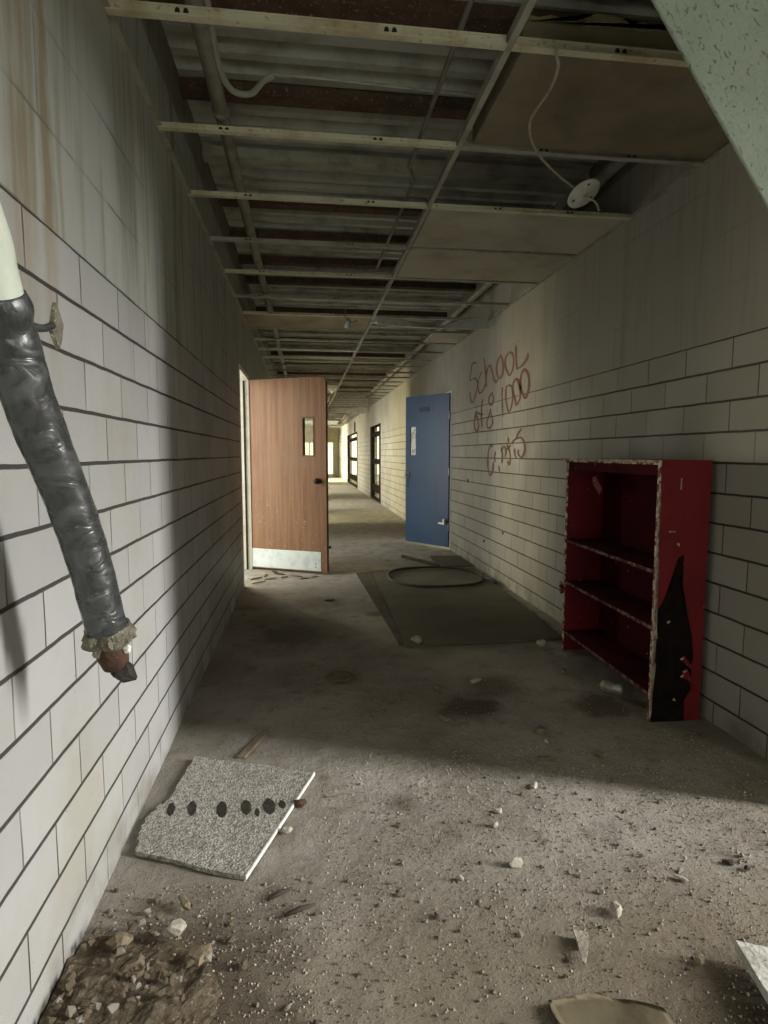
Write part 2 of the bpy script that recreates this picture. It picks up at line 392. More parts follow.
# ceiling: ribbed steel deck above the rusty purlins
bm = bmesh.new(); prof = []
y = YB - .2
while y < YE + .3:
    for dy, dz in ((0, 0), (.05, 0), (.062, .065), (.143, .065)): prof.append((y + dy, 3.10 + dz))
    y += .155
va = [bm.verts.new((XL - .25, a, b)) for a, b in prof]; vb = [bm.verts.new((XR + .25, a, b)) for a, b in prof]
vc = [bm.verts.new((XL - .25, a, 3.25)) for a, b in (prof[0], prof[-1])]; vd = [bm.verts.new((XR + .25, a, 3.25)) for a, b in (prof[0], prof[-1])]
for i in range(len(prof) - 1): bm.faces.new((va[i], va[i+1], vb[i+1], vb[i]))
bm.faces.new((vc[0], vc[1], vd[1], vd[0]))
bm.faces.new((va[0], vb[0], vd[0], vc[0])); bm.faces.new((va[-1], vc[1], vd[1], vb[-1]))
S(obj('ceiling', bm, M['deck']), 'dark ribbed steel roof deck exposed above the ceiling grid', 'ceiling')
for s, nm in ((XL - .2, 'trim_1'), (XR + .0, 'trim_2')):
    bm = bmesh.new(); box(bm, s, s + .2, YB, YE, ZT, 3.10)
    S(obj(nm, bm, M['rod']), 'dark grimy bearing course on top of the %s block wall' % ('stained' if s < 0 else 'graffiti'), 'trim')
# rusty purlins across the corridor
yy = 1.95; i = 0
while yy < 33:
    dusty = i in (3, 8, 10) or (i > 10 and i % 2)
    bm = bmesh.new()
    box(bm, XL, XR, yy - .028, yy + .028, 3.045, 3.10); box(bm, XL, XR, yy - .045, yy + .045, 3.035, 3.045)
    o = S(obj('roof_purlin', bm, M['purlin_dusty'] if dusty else M['rust']), '', 'beam')
    o['label'] = 'dusty pale roof purlin crossing above the ceiling grid' if dusty else 'rusty roof purlin crossing above the ceiling grid'
    o['group'] = 'pale roof purlins' if dusty else 'rusty roof purlins'
    yy += .665; i += 1
bm = bmesh.new(); box(bm, XL, XR, 17.8, 18.0, 2.45, 2.59); box(bm, XL, XR, 17.8, 18.0, 2.66, 3.02)
S(obj('trim_7', bm, M['plaster']), 'pale cross header spanning the corridor ceiling beyond the blue door', 'beam')
# wall angles at the grid
for nm, a, b in (('trim_3', XL, XL + .022), ('trim_4', XR - .022, XR)):
    bm = bmesh.new(); box(bm, a, b, .6, 33, 2.595, 2.6)
    x0, x1 = (a, a + .003) if a < 0 else (b - .003, b)
    box(bm, x0, x1, .6, 33, 2.6, 2.625)
    S(obj(nm, bm, M['tee_dark']), 'thin metal wall angle of the ceiling grid on the %s wall' % ('stained' if a < 0 else 'graffiti'), 'trim')
# unseen side room shell, added to keep out sky light and shape the daylight
bm = bmesh.new()
box(bm, XR + .2, 12, 2.0, 2.2, 0, 9.0); box(bm, XR + .2, 12, -4.2, -4.0, 0, 9.0); box(bm, XR + .2, 12.2, -4.2, 2.2, 9.0, 9.2); box(bm, XR, XR + .2, -4.2, 2.2, 3.3, 9.0)
slabwall(bm, 12, 12.2, -4.2, 2.2, 0, 9.0, [(-2.6, -1.25, .35, 8.4)])
S(obj('wall_side_light_shell', bm, M['shell']), 'plain unseen plaster shell added around the side daylight, with one tall window', 'wall')

# ------------------------------------------------------------------ ceiling grid
bm = bmesh.new()
box(bm, .678, .702, .6, 33, 2.594, 2.599); box(bm, .687, .693, .6, 33, 2.599, 2.645)
tag(obj('grid_main_runner', bm, M['tee_dark']), 'long main runner of the ceiling grid down the middle of the corridor', 'ceiling grid bar')
ORD = ['first', 'second', 'third', 'fourth', 'fifth', 'sixth', 'seventh', 'eighth', 'ninth', 'tenth', 'eleventh', 'twelfth']
ty = [2.06, 2.725, 3.375, 4.045, 4.72, 5.42, 6.05] + [6.05 + .67 * k for k in range(1, 38)]
def tee(x0, x1, y, big, mat, slots):
    bm = bmesh.new(); h = .030 if big else .020
    box(bm, x0, x1, y - .015, y + .015, 2.592, 2.597); box(bm, x0, x1, y - .004, y + .004, 2.597, 2.597 + h)
    box(bm, x0, x1, y - .007, y + .007, 2.597 + h - .006, 2.597 + h)
    for sx in slots:
        for dx in (-.016, .016):
            pts = [(sx + dx * .8 + .008 * math.cos(t), 2.597 + h * .30 + h * .42 * math.sin(t)) for t in [PI * q / 9 for q in range(10)]]
            prism(bm, pts, 1, y - .0082, y - .0041, 1)
    return obj('ceiling_cross_tee', bm, [mat, M['slot']])
for i, y in enumerate(ty):
    big = i == 0
    ml = M['tee'] if i in (0, 1, 2, 4) else M['tee_dark']
    if i in (6, 8): ml = M['tee']
    if i in (9, 10): ml = M['frame']  # white colour stands in for doorway light glinting on these tees
    rl = [.0, .48] if i < 12 else []
    a = tee(XL + .004, .678, y, big, ml, [x + .02 * ((i * 7) % 5 - 2) for x in (-.32, .33)] if i < 10 else [])
    b = tee(.702, XR - .004, y, big, M['tee'] if i in (0, 2) else M['tee_dark'], [1.08, 1.5] if i < 5 else [])
    for o, side in ((a, 'pipe-side'), (b, 'graffiti-side')):
        if i < 12:
            tag(o, '%s %s ceiling cross tee counting from the camera' % (ORD[i], side), 'ceiling grid bar', 'near ceiling cross tees')
        else:
            tag(o, 'distant ceiling cross tee beyond the two open doors, %s half' % side, 'ceiling grid bar', 'far ceiling cross tees, %s half' % side)
# ceiling boards
def board(x0, x1, y0, y1, z, t, mat, label, name='ceiling_tile'):
    return tag(obj(name, bev(bx(x0, x1, y0, y1, z, z + t), .003, 1), mat), label, 'ceiling tile')
bm = bmesh.new(); box(bm, .745, XR - .02, 2.085, 2.70, 2.604, 2.70); bev(bm, .003, 1)
pan = tag(obj('ceiling_tile', bm, M['tile_dim']), 'large brownish ceiling tile nearest the camera above the hanging round plate', 'ceiling tile')
bm = bmesh.new(); r = random.Random(4)
pts = [(.76 + 1.0 * q / 24, 2.702 + r.uniform(.012, .05)) for q in range(25)]
prism(bm, [(.76, 2.701)] + pts + [(1.76, 2.701)], 1, 2.09, 2.2)
tag(obj('insulation_batt', bm, M['insul']), 'ragged yellow insulation lying on the nearest ceiling tile', 'insulation')
board(.71, XR - .02, 3.395, 4.02, 2.6, .018, M['tile'], 'pale ceiling tile beyond the hanging round plate, nearer of two')
board(.71, XR - .02, 4.06, 4.70, 2.6, .018, M['tile'], 'pale ceiling tile farther of the two joined boards')
board(XL + .03, .67, 6.07, 6.70, 2.598, .02, M['tile_beam'], 'dusty brown ceiling tile still lying in the pipe-side grid')
board(1.45, XR - .02, 6.75, 7.35, 2.6, .018, M['tile'], 'narrow cut ceiling tile by the wall above the graffiti')
# sagging board
bm = bmesh.new(); n = 24; F = []; 
for q in range(n + 1):
    t = q / n; x = .70 + 1.14 * t
    top = 2.60 - .10 * math.exp(-((t - .48) / .25) ** 2) + .01 * t
    bot = 2.49 + .02 * (1 - t) - .012 * math.sin(PI * t)
    F.append([bm.verts.new(p) for p in ((x, 6.0, top), (x, 5.95, bot), (x, 5.965, bot), (x, 6.015, top))])
for A, B in zip(F, F[1:]):
    for j in range(4): bm.faces.new((A[j], A[(j+1) % 4], B[(j+1) % 4], B[j]))
bm.faces.new(F[0]); bm.faces.new(F[-1][::-1])
tag(obj('sagging_strip', bm, M['disc']), 'pale sagging strip of ceiling board drooping below the grid', 'ceiling tile')
# near tile torn loose, tipped down into the corridor
d = Vector((.694, .163, -.70)).normalized(); w = Vector((.65, -.35, .56)); w = (w - d * w.dot(d)).normalized(); nrm = d.cross(w).normalized()
a0 = Vector((.868, 1.5, 2.37)) - d * .2
bm = bmesh.new(); box(bm, 0, 1.0, 0, .6, -.016, 0); bev(bm, .003, 1)
ht = obj('hanging_ceiling_tile', bm, M['fissure'])
ht.matrix_world = Matrix.Translation(a0) @ Matrix((d, w, nrm)).transposed().to_4x4()
tag(ht, 'loose fissured grey-green ceiling tile tipped down in the top corner', 'ceiling tile')

# services above the grid
def svc(name, pts, r, mat, label, cat, n=0, seg=10):
    bm = bmesh.new(); tube(bm, smoothpath(pts, n) if n else pts, r, seg)
    return tag(obj(name, bm, mat, smooth=True), label, cat)
bm = bmesh.new(); tube(bm, [(-.37, y, 2.85) for y in (.6, 2, 6, 12, 20, 33)], .034, 14)
pr = tag(obj('overhead_pipe', bm, M['pipe'], smooth=True), 'straight grey pipe running above the grid along the stained wall', 'pipe')
for y in (3.05, 7.0, 11.0):
    bm = bmesh.new(); tube(bm, [(-.37, y - .02, 2.85), (-.37, y + .02, 2.85)], .041, 14); obj('coupling', bm, M['pipe'], pr, True)
bm = bmesh.new(); tube(bm, [(1.79, y, 2.9) for y in (2.75, 6, 12, 20, 33)], .034, 14)
tag(obj('overhead_pipe', bm, M['pipe'], smooth=True), 'straight grey pipe running above the grid along the graffiti wall', 'pipe')
svc('hanger_rod', [(.56, .6, 2.72), (.555, 2.0, 2.72), (.55, 3.2, 2.72), (.60, 3.35, 2.72), (.585, 4.9, 2.72)], .011, M['rod'], 'thin bent rod lying along the corridor on top of the cross tees', 'rod', seg=8)
svc('looped_conduit', [(-.32, 1.6, 2.86), (-.325, 2.35, 2.85), (-.335, 2.7, 2.85), (-.30, 2.86, 2.84), (-.22, 2.88, 2.84), (-.16, 2.80, 2.85), (-.11, 2.765, 2.86)], .013, M['thin'], 'pale conduit curling in a hook beside the grey overhead pipe', 'conduit', 6)
svc('thin_cable', [(-.13, 2.765, 2.865), (.2, 2.77, 2.86), (.76, 2.79, 2.855), (1.4, 2.8, 2.86)], .006, M['thin'], 'thin straight cable crossing the ceiling from the hooked conduit', 'cable', 4, 8)
# round plate hanging on its wire
pl = empty('hanging_round_plate', (1.345, 2.87, 2.497), rot=(math.radians(-26), math.radians(-17), 0))
bm = bmesh.new(); lathe(bm, [(.004, -.012), (.022, -.012), (.028, -.006), (.078, -.004), (.082, 0), (.078, .004), (.03, .006), (.004, .007)], 28)
obj('plate', bm, M['disc'], pl, True)
for a in (.6, 2.7, 4.8):
    bm = bmesh.new(); lathe(bm, [(.006, -.0065), (.006, -.004)], 8)
    for v in bm.verts: v.co += Vector((.055 * math.cos(a), .055 * math.sin(a), 0))
    obj('screw_hole', bm, M['slot'], pl)
tag(pl, 'white round fixture plate dangling from a wire below the open ceiling bay', 'fixture plate')
svc('dangling_wire', [(.842, 2.04, 2.60), (.845, 2.035, 2.565), (.861, 2.06, 2.543), (.891, 2.2, 2.555), (.894, 2.4, 2.549), (.997, 2.6, 2.546), (1.153, 2.75, 2.527), (1.30, 2.86, 2.512), (1.335, 2.868, 2.504)], .0055, M['wire'], 'limp wire looping down from the roof to the round plate', 'wire', 8, 8)
svc('wire_tail', [(1.345, 2.87, 2.484), (1.362, 2.85, 2.468), (1.39, 2.835, 2.445), (1.408, 2.83, 2.405)], .005, M['wire'], 'short wire tail poking out under the round plate', 'wire', 6, 8)
# small fittings further on
lp = [(.455 + .07 * math.cos(t), 5.75, 2.55 + .075 * math.sin(t)) for t in [PI * .2 + 1.55 * PI * q / 20 for q in range(21)]]
svc('wire_loop', lp, .005, M['rod'], 'small dark loop of wire hanging beside the main runner', 'wire', seg=6)
sk = empty('lamp_socket', (.43, 6.0, 2.505), rot=(.3, .35, 0))
bm = bmesh.new(); lathe(bm, [(.022, -.035), (.03, -.03), (.03, .02), (.02, .04), (.012, .055)], 16); obj('socket_body', bm, M['disc'], sk, True)
bm = bmesh.new(); lathe(bm, [(.018, -.038), (.018, -.034)], 12); obj('socket_mouth', bm, M['slot'], sk)
tag(sk, 'small pale lamp socket hanging under the brown ceiling tile', 'lamp socket')
bm = bmesh.new(); box(bm, .64, .71, 5.86, 5.90, 2.50, 2.53); bev(bm, .004)
tag(obj('junction_box', bm, M['silver']), 'tiny bright metal box at the end of the sagging strip', 'junction box')
# old light fitting far down the corridor
for q, (x, y) in enumerate(((.50, 12.2), (.46, 14.7))):
    f = empty('ceiling_light_fitting', (x, y, 2.50))
    bm = bmesh.new(); prism(bm, [(-.16, .09), (-.11, 0), (.11, 0), (.16, .09)], 1, -.3, .3); obj('housing', bm, M['frame'], f)
    for sx in (-.05, .05):
        bm = bmesh.new(); tube(bm, [(sx, -.28, -.018), (sx, .28, -.018)], .016, 10); obj('tube_lamp', bm, M['white'], f, True)
    tag(f, 'old twin tube fitting on the distant ceiling, %s of two' % ('nearer' if q == 0 else 'farther'), 'light fitting')
lp = [(XR - .012, 22.6 + .19 * math.cos(t), 2.25 + .19 * math.sin(t)) for t in [2 * PI * q / 28 for q in range(29)]]
svc('coiled_cable_ring', lp, .02, M['dark_metal'], 'dark ring of cable hung high on the far graffiti-side wall', 'cable', seg=8)

# ------------------------------------------------------------------ doors
# brown door, hinged on the far jamb of the left doorway
d1 = empty('door_1', (-.60, 6.63, 0), math.atan2(6.215 - 6.63, .198 + .60))
W, T = .925, .022
def leaf(parts, mat, parent, name='leaf'):
    bm = bmesh.new()
    for p in parts: prism(bm, p, 1, -T, T)
    return obj(name, bm, mat, parent)
lx0, lx1, lz0, lz1 = .655, .795, 1.225, 1.63
rc = [(W, lz1)] + [(W - .06 + .06 * math.cos(t), 2.03 - .06 + .06 * math.sin(t)) for t in [PI / 2 * q / 6 for q in range(7)]] + [(0, 2.03), (0, lz1)]
leaf([[(0, .02), (W, .02), (W, lz0), (0, lz0)], [(0, lz0), (lx0, lz0), (lx0, lz1), (0, lz1)], [(lx1, lz0), (W, lz0), (W, lz1), (lx1, lz1)], rc], M['wood'], d1)
fr = obj('lite_frame', bmesh.new(), M['wood_edge'], d1)
bm = bmesh.new()
for a in ((lx0, lx0 + .012, lz0, lz1), (lx1 - .012, lx1, lz0, lz1), (lx0, lx1, lz0, lz0 + .012), (lx0, lx1, lz1 - .012, lz1)): box(bm, a[0], a[1], -T - .004, T + .004, a[2], a[3])
bm.to_mesh(fr.data); bm.free()
obj('pane', bx(lx0 + .01, lx1 - .01, -.003, .003, lz0 + .01, lz1 - .01), M['glass'], d1)
kp = obj('kick_plate', bev(bx(.015, .86, -T - .004, -T - .0005, .03, .232), .001, 1), M['kick'], d1); kp['label'] = 'pale blue-white metal kick plate'
for z in (.07, .105):
    bm = bmesh.new(); lathe(bm, [(.007, 0), (.007, .003)], 8); o = obj('screw', bm, M['dark_metal'], kp); o.location = (.80, -T - .004, z); o.rotation_euler = (PI / 2, 0, 0)
obj('edge_strip', bx(W, W + .004, -T, T, .02, 1.98), M['wood_edge'], d1)
kn = obj('rose', lathe(bmesh.new(), [(.032, 0), (.032, .006), (.026, .01)], 18), M['dark_metal'], d1, True); kn.location = (.84, -T, .972); kn.rotation_euler = (PI / 2, 0, 0)
kb = obj('knob', lathe(bmesh.new(), [(.011, .008), (.011, .03), (.024, .038), (.03, .052), (.026, .066), (.012, .072)], 18), M['dark_metal'], kn, True)
for z in (.25, 1.05, 1.8):
    bm = bmesh.new(); tube(bm, [(-.008, -T - .004, z - .045), (-.008, -T - .004, z + .045)], .008, 8); obj('hinge', bm, M['frame'], d1, True)
S(d1, 'brown veneer door standing open with a pale kick plate', 'door')
def frame(name, x0, x1, ya, yb, zt, label, mat='frame'):
    bm = bmesh.new(); w = .045
    box(bm, x0, x1, ya, ya + w, 0, zt); box(bm, x0, x1, yb - w, yb, 0, zt); box(bm, x0, x1, ya + w, yb - w, zt - w, zt)
    return S(obj(name, bm, M[mat]), label, 'door frame')
frame('trim_5', XL - .205, XL + .006, 5.68, 6.63, 2.07, 'white steel frame of the doorway behind the brown door')
tr5 = bpy.data.objects['trim_5']; obj('rabbet_shadow', bx(XL - .055, XL - .035, 6.575, 6.5848, 0, 2.02), M['dark_metal'], tr5)  # dark strip put in for the shadow gap of the frame rabbet
# blue door, hinged on the near jamb of the right doorway
d2 = empty('door_2', (1.862, 7.635, 0), math.atan2(8.31 - 7.635, 1.412 - 1.862))
W2 = math.hypot(8.31 - 7.635, 1.412 - 1.862)
lx0, lx1, lz0, lz1 = W2 - .20, W2 - .09, 1.235, 1.62
leaf([[(0, .03), (W2, .03), (W2, lz0), (0, lz0)], [(0, lz0), (lx0, lz0), (lx0, lz1), (0, lz1)], [(lx1, lz0), (W2, lz0), (W2, lz1), (lx1, lz1)], [(0, lz1), (W2, lz1), (W2, 2.03), (0, 2.03)]], M['blue'], d2)
# local +y faces the camera for this door
bm = bmesh.new(); r = random.Random(3)
cr = [(lx0, lz0)] + [(lx1, lz0)] + [(lx1 - r.uniform(0, .012), lz0 + (lz1 - lz0) * q / 9) for q in range(1, 9)] + [(lx1, lz1), (lx0, lz1)] + [(lx0 + r.uniform(.0, .034), lz1 - (lz1 - lz0) * q / 12) for q in range(1, 12)]
prism(bm, cr, 1, .004, .010); pw = obj('cracked_pane', bm, M['pane_white'], d2); pw['label'] = 'whitened shattered pane'
obj('room_plate', bev(bx(W2 - .46, W2 - .27, T + .0005, T + .006, 1.815, 1.872), .002, 1), M['blue_dark'], d2)
kn = obj('rose', lathe(bmesh.new(), [(.03, 0), (.03, .006), (.022, .01)], 18), M['silver'], d2, True); kn.location = (W2 - .045, T, .965); kn.rotation_euler = (-PI / 2, 0, 0)
obj('knob', lathe(bmesh.new(), [(.011, .008), (.011, .03), (.024, .038), (.029, .05), (.022, .064)], 18), M['silver'], kn, True)
obj('lock_plate', bx(W2 - .06, W2 - .028, T + .0005, T + .004, .80, .91), M['blue_dark'], d2)
kh = obj('kick_holder', bx(.03, .17, T + .001, T + .012, .325, .348), M['silver'], d2)
obj('kick_holder_arm', bx(.03, .055, T + .012, T + .05, .33, .40), M['silver'], kh)
for z in (.3, 1.02, 1.75):
    bm = bmesh.new(); tube(bm, [(-.006, T, z - .05), (-.006, T, z + .05)], .008, 8); obj('hinge', bm, M['silver'], d2, True)
S(d2, 'blue metal door standing ajar with a whitened narrow pane', 'door')
frame('trim_6', XR - .006, XR + .205, 7.60, 8.5, 2.06, 'pale steel frame of the doorway behind the blue door')
# dark glazed screens in the right-hand openings
def screen(name, ya, yb, zt, label):
    r = empty(name, (XR + .03, (ya + yb) / 2, 0)); h = (yb - ya) / 2
    for s, wd in ((-1, .34), (1, .42)):
        y0, y1 = (-h, -h + wd) if s < 0 else (h - wd, h)
        obj('stile', bx(-.03, .05, y0, y1, 0, zt), M['screen_dark'], r)
    for z0, z1 in ((0, .07), (.22, .42), (.98, 1.12), (zt - .3, zt - .18), (zt - .05, zt)):
        obj('rail', bx(-.02, .04, -h + .34, h - .42, z0, z1), M['screen_dark'], r)
    obj('pane', bx(.005, .012, -h + .34, h - .42, .07, zt - .05), M['glass'], r)
    return S(r, label, 'door')
screen('door_3', 14.9, 17.3, 2.02, 'nearer dark glazed door frame glowing with daylight beyond the blue door')
screen('door_4', 21.6, 26.8, 2.06, 'farther dark glazed door frame glowing with daylight down the corridor')
wn = empty('window_1', (XR, 30.85, 0))
bm = bmesh.new()
for y in (-2.55, -1.28, -.03, 1.22, 2.49): box(bm, .02, .08, y, y + .06, .35, 2.0)
box(bm, .02, .08, -2.55, 2.55, .35, .41); box(bm, .02, .08, -2.55, 2.55, 1.94, 2.0); box(bm, .02, .08, -2.55, 2.55, 1.1, 1.15)
obj('window_frame', bm, M['frame'], wn); obj('pane', bx(.045, .052, -2.5, 2.5, .4, 1.95), M['glass'], wn)
S(wn, 'sunlit window band on the graffiti-side wall near the far end', 'window')
xd = empty('door_5', (.585, YE + .05, 0))
bm = bmesh.new()
for x in (-1.03, -.36, .33, .97): box(bm, x, x + .06, -.03, .03, 0, 1.95)
box(bm, -1.03, 1.03, -.03, .03, 0, .12); box(bm, -1.03, 1.03, -.03, .03, 1.89, 1.95)
obj('exit_frame', bm, M['frame'], xd); obj('pane', bx(-1.0, 1.0, -.004, .004, .1, 1.9), M['glass'], xd)
S(xd, 'bright glazed exit doors at the far end', 'door')

# ------------------------------------------------------------------ graffiti on the right wall
F_, H_ = 600., 1.25
TH = math.atan(58 / F_); PS = math.atan(79 * math.cos(TH) / F_)
FW = Vector((math.sin(PS) * math.cos(TH), math.cos(PS) * math.cos(TH), -math.sin(TH))); RT = Vector((math.cos(PS), -math.sin(PS), 0)); UP = RT.cross(FW)
def onwall(px, py):
    v = FW + RT * ((px - 384) / F_) + UP * ((512 - py) / F_); t = XR / v.x
    return (v.y * t, H_ + v.z * t)
A = lambda l: [onwall(462 + x / 10.24, 345 + y / 10.24) for x, y in l]
B = lambda l: [onwall(465 + x / 9.6, 410 + y / 9.6) for x, y in l]
strokes = [A([(150,180),(110,190),(95,260),(85,360),(130,340),(160,380),(150,470),(120,570),(100,585),(85,520),(85,480)]),
 A([(210,270),(180,330),(165,420),(180,490),(215,465),(240,400)]), A([(225,130),(240,250),(245,350),(250,430)]),
 A([(245,330),(265,240),(290,210),(310,270),(330,350),(350,380),(370,350)]),
 A([(400,100),(370,160),(355,240),(370,320),(390,340),(415,300),(425,220),(415,150),(400,100)]),
 A([(480,80),(450,130),(445,210),(470,280),(490,310),(520,250),(530,170),(520,90),(480,75)]),
 A([(553,0),(555,100),(560,200),(570,240),(620,205),(660,150),(685,90)]),
 B([(110,10),(95,80),(90,150),(110,205),(130,170),(125,100),(105,40)]), A([(215,550),(205,600),(200,660),(205,720)]), A([(150,690),(185,705),(220,712)]),
 B([(155,30),(160,100),(165,165)]),
 A([(310,490),(280,540),(280,600),(310,605),(325,550),(310,490)]), A([(300,655),(280,710),(265,770)]), B([(230,60),(212,120),(215,160),(235,175),(262,140)]), B([(245,20),(262,80),(270,140)]),
 A([(415,430),(412,520),(415,620),(418,700),(420,730)]),
 A([(480,410),(455,440),(450,540),(465,640),(485,680),(510,620),(520,520),(510,430),(480,410)]),
 A([(550,345),(525,400),(525,480),(545,560),(560,610),(590,560),(600,480),(580,380),(550,345)]),
 A([(640,245),(610,300),(600,400),(620,490),(650,540),(680,470),(690,370),(675,290),(640,245)]),
 B([(270,350),(245,345),(225,400),(220,520),(230,600),(245,625),(265,590),(275,500)]), B([(295,400),(285,450),(290,500)]),
 B([(320,540),(328,560),(335,590)]), B([(345,360),(360,430),(355,510)]), B([(350,400),(375,350),(395,400),(385,450)]),
 B([(400,330),(430,400),(435,480),(425,520),(405,490)]), B([(440,340),(415,365),(400,375)]), B([(410,270),(425,310)]),
 B([(545,180),(515,220),(500,270),(540,265),(570,320),(575,390),(545,455),(512,420),(515,380)]), B([(475,370),(485,440),(500,460)]), B([(500,270),(475,290),(450,320)])]
bm = bmesh.new(); r = random.Random(2)
for s in strokes:
    P = smoothpath([(XR - .0015, y, z) for y, z in s], 5)
    L = []
    for i, p in enumerate(P):
        t = (P[min(i+1, len(P)-1)] - P[max(i-1, 0)]); nn = Vector((0, -t.z, t.y))
        if nn.length < 1e-6: continue
        nn.normalize(); wd = .0165 * (1 + .5 * noise.noise(p * 9)) * (.7 if i in (0, len(P) - 1) else 1)
        hz_ = .5 + 1.0 * abs(nn.y)     # the letters are wide across the wall
        L.append((bm.verts.new(p + nn * wd * hz_), bm.verts.new(p - nn * wd * hz_)))
    for a, b in zip(L, L[1:]): bm.faces.new((a[0], b[0], b[1], a[1]))
g = obj('graffiti_lettering', bm, M['spray'], wall_right); g['label'] = 'red-brown spray-painted scrawl'
for y, z, rr in ((6.77, .94, .022), (6.11, .332, .016), (5.50, .497, .014)):
    bm = bmesh.new(); lathe(bm, [(rr, 0), (rr, .004)], 12); o = obj('wall_hole', bm, M['slot'], wall_right)
    o.location = (XR - .001, y, z); o.rotation_euler = (0, -PI / 2, 0)
for y, z, a in ((1.578, .695, .1), (1.572, .655, .0), (1.734, .645, .2), (2.215, .683, 0)):
    bm = chunk(.003, .004, .012, 14, int(y * 100)); o = obj('wall_gouge', bm, M['dark_bit'], wall_left)
    o.location = (XL - .002, y, z - .015); o.rotation_euler = (a, 0, 0)

# ------------------------------------------------------------------ taped pipe by the left wall
pp = empty('taped_pipe', (-.60, .55, 2.0))
def rel(pts, o): return [Vector(p) - o.location for p in pts]
axis = [(-.548, .50, 2.10), (-.50, .64, 1.92), (-.452, .80, 1.73), (-.444, .93, 1.572), (-.449, .97, 1.517), (-.454, 1.02, 1.441), (-.452, 1.06, 1.362), (-.442, 1.1, 1.274), (-.426, 1.15, 1.167), (-.410, 1.19, 1.049), (-.401, 1.21, .966), (-.393, 1.225, .895)]
bm = bmesh.new(); tube(bm, smoothpath(rel(axis[:6], pp), 6), .034, 24); o = obj('pale_pipe', bm, M['pale'], pp, True); o['label'] = 'pale green painted upper length'
sp = smoothpath(rel([(-.451, .99, 1.49)] + axis[5:], pp), 14)
bm = bmesh.new(); tube(bm, sp, [.0365 + .005 * min(1, i / 8) - .004 * i / len(sp) + .003 * math.sin(i * .35) * (i < 16) for i in range(len(sp))], 40, True, .035)
o = obj('tape_wrap', bm, M['tape'], pp, True); o['label'] = 'wrinkled black tape wrapping'
# torn tape flags and folds
bm = bmesh.new(); r = random.Random(5)
tube(bm, smoothpath(rel([(-.445, 1.0, 1.455), (-.425, 1.055, 1.452), (-.413, 1.085, 1.462)], pp), 5), [.022, .017, .013, .010, .008, .007, .0065, .006, .006, .006, .006], 10, True, .2)
o = obj('tape_tail', bm, M['tape'], pp, True)
bm = bmesh.new()
V = [Vector(p) - pp.location for p in ((-.410, 1.098, 1.503), (-.408, 1.119, 1.470), (-.410, 1.116, 1.446), (-.414, 1.113, 1.428), (-.416, 1.090, 1.458))]
A_ = [bm.verts.new(v) for v in V]; B_ = [bm.verts.new(v + Vector((-.006, -.002, 0))) for v in V]
bm.faces.new(A_); bm.faces.new(B_[::-1])
for i in range(5): bm.faces.new((A_[i], A_[(i+1) % 5], B_[(i+1) % 5], B_[i]))
o = obj('torn_tape_flag', bm, M['fray'], pp); o['label'] = 'stiff grey diamond-shaped torn flag'
end = Vector((-.393, 1.225, .895)) - pp.location; dn = (Vector((-.393, 1.225, .895)) - Vector((-.410, 1.19, 1.049))).normalized()
bm = bmesh.new(); r = random.Random(11)
seg = 36
tube(bm, [end - dn * .012, end + dn * .004, end + dn * .016, end + dn * .026], [.040, .046, .043, .030], seg, True, .35)
o = obj('frayed_insulation', bm, M['fray'], pp); o['label'] = 'frayed grey insulation lip'
for q in range(9):
    a = 2 * PI * q / 9 + r.uniform(-.2, .2); s1 = dn.cross(Vector((0, 1, 0))).normalized(); s2 = dn.cross(s1)
    p = end + dn * r.uniform(.0, .02) + (s1 * math.cos(a) + s2 * math.sin(a)) * .041
    bm = chunk(r.uniform(.007, .014), r.uniform(.006, .011), r.uniform(.008, .018), 12, q + 60); o = obj('frayed_shred', bm, M['fray'], pp); o.location = p - Vector((0, 0, .01))
bm = bmesh.new(); tube(bm, [end, end + dn * .05, end + dn * .075], [.031, .030, .024], 20, True, .1); o = obj('rusty_neck', bm, M['rust_bright'], pp, True); o['label'] = 'brown rusted pipe end'
bm = chunk(.030, .028, .034, 26, 5); o = obj('broken_stub', bm, M['soot'], pp); o.location = end + dn * .062 + Vector((.014, .004, -.055)); o['label'] = 'black broken fitting'
bm = chunk(.010, .009, .012, 12, 8); o = obj('white_chip', bm, M['white'], pp); o.location = end + dn * .03 + Vector((.033, -.012, -.012))
fl = obj('wall_flange', lathe(bmesh.new(), [(.075, 0), (.075, .008), (.045, .014), (.045, .03)], 20), M['pale'], pp, True); fl.location = (XL + .0005 + .60, -.05, .10); fl.rotation_euler = (0, PI / 2, 0)
tag(pp, 'black taped pipe jutting from the wall with a broken rusty end', 'pipe')

# ------------------------------------------------------------------ red bookcase (local x = depth to the wall, y = length)
bc = empty('bookcase', (1.584, 2.52, 0), math.radians(-1.9))
D, LN, HT, t = .247, 1.055, 1.222, .02
obj('side_panel', bx(0, D, 0, t, 0, HT - t, .0015), M['red'], bc)
sd = obj('side_panel', bx(0, D, LN - t, LN, .0, HT - t, .0015), M['red'], bc)
bm = bmesh.new()
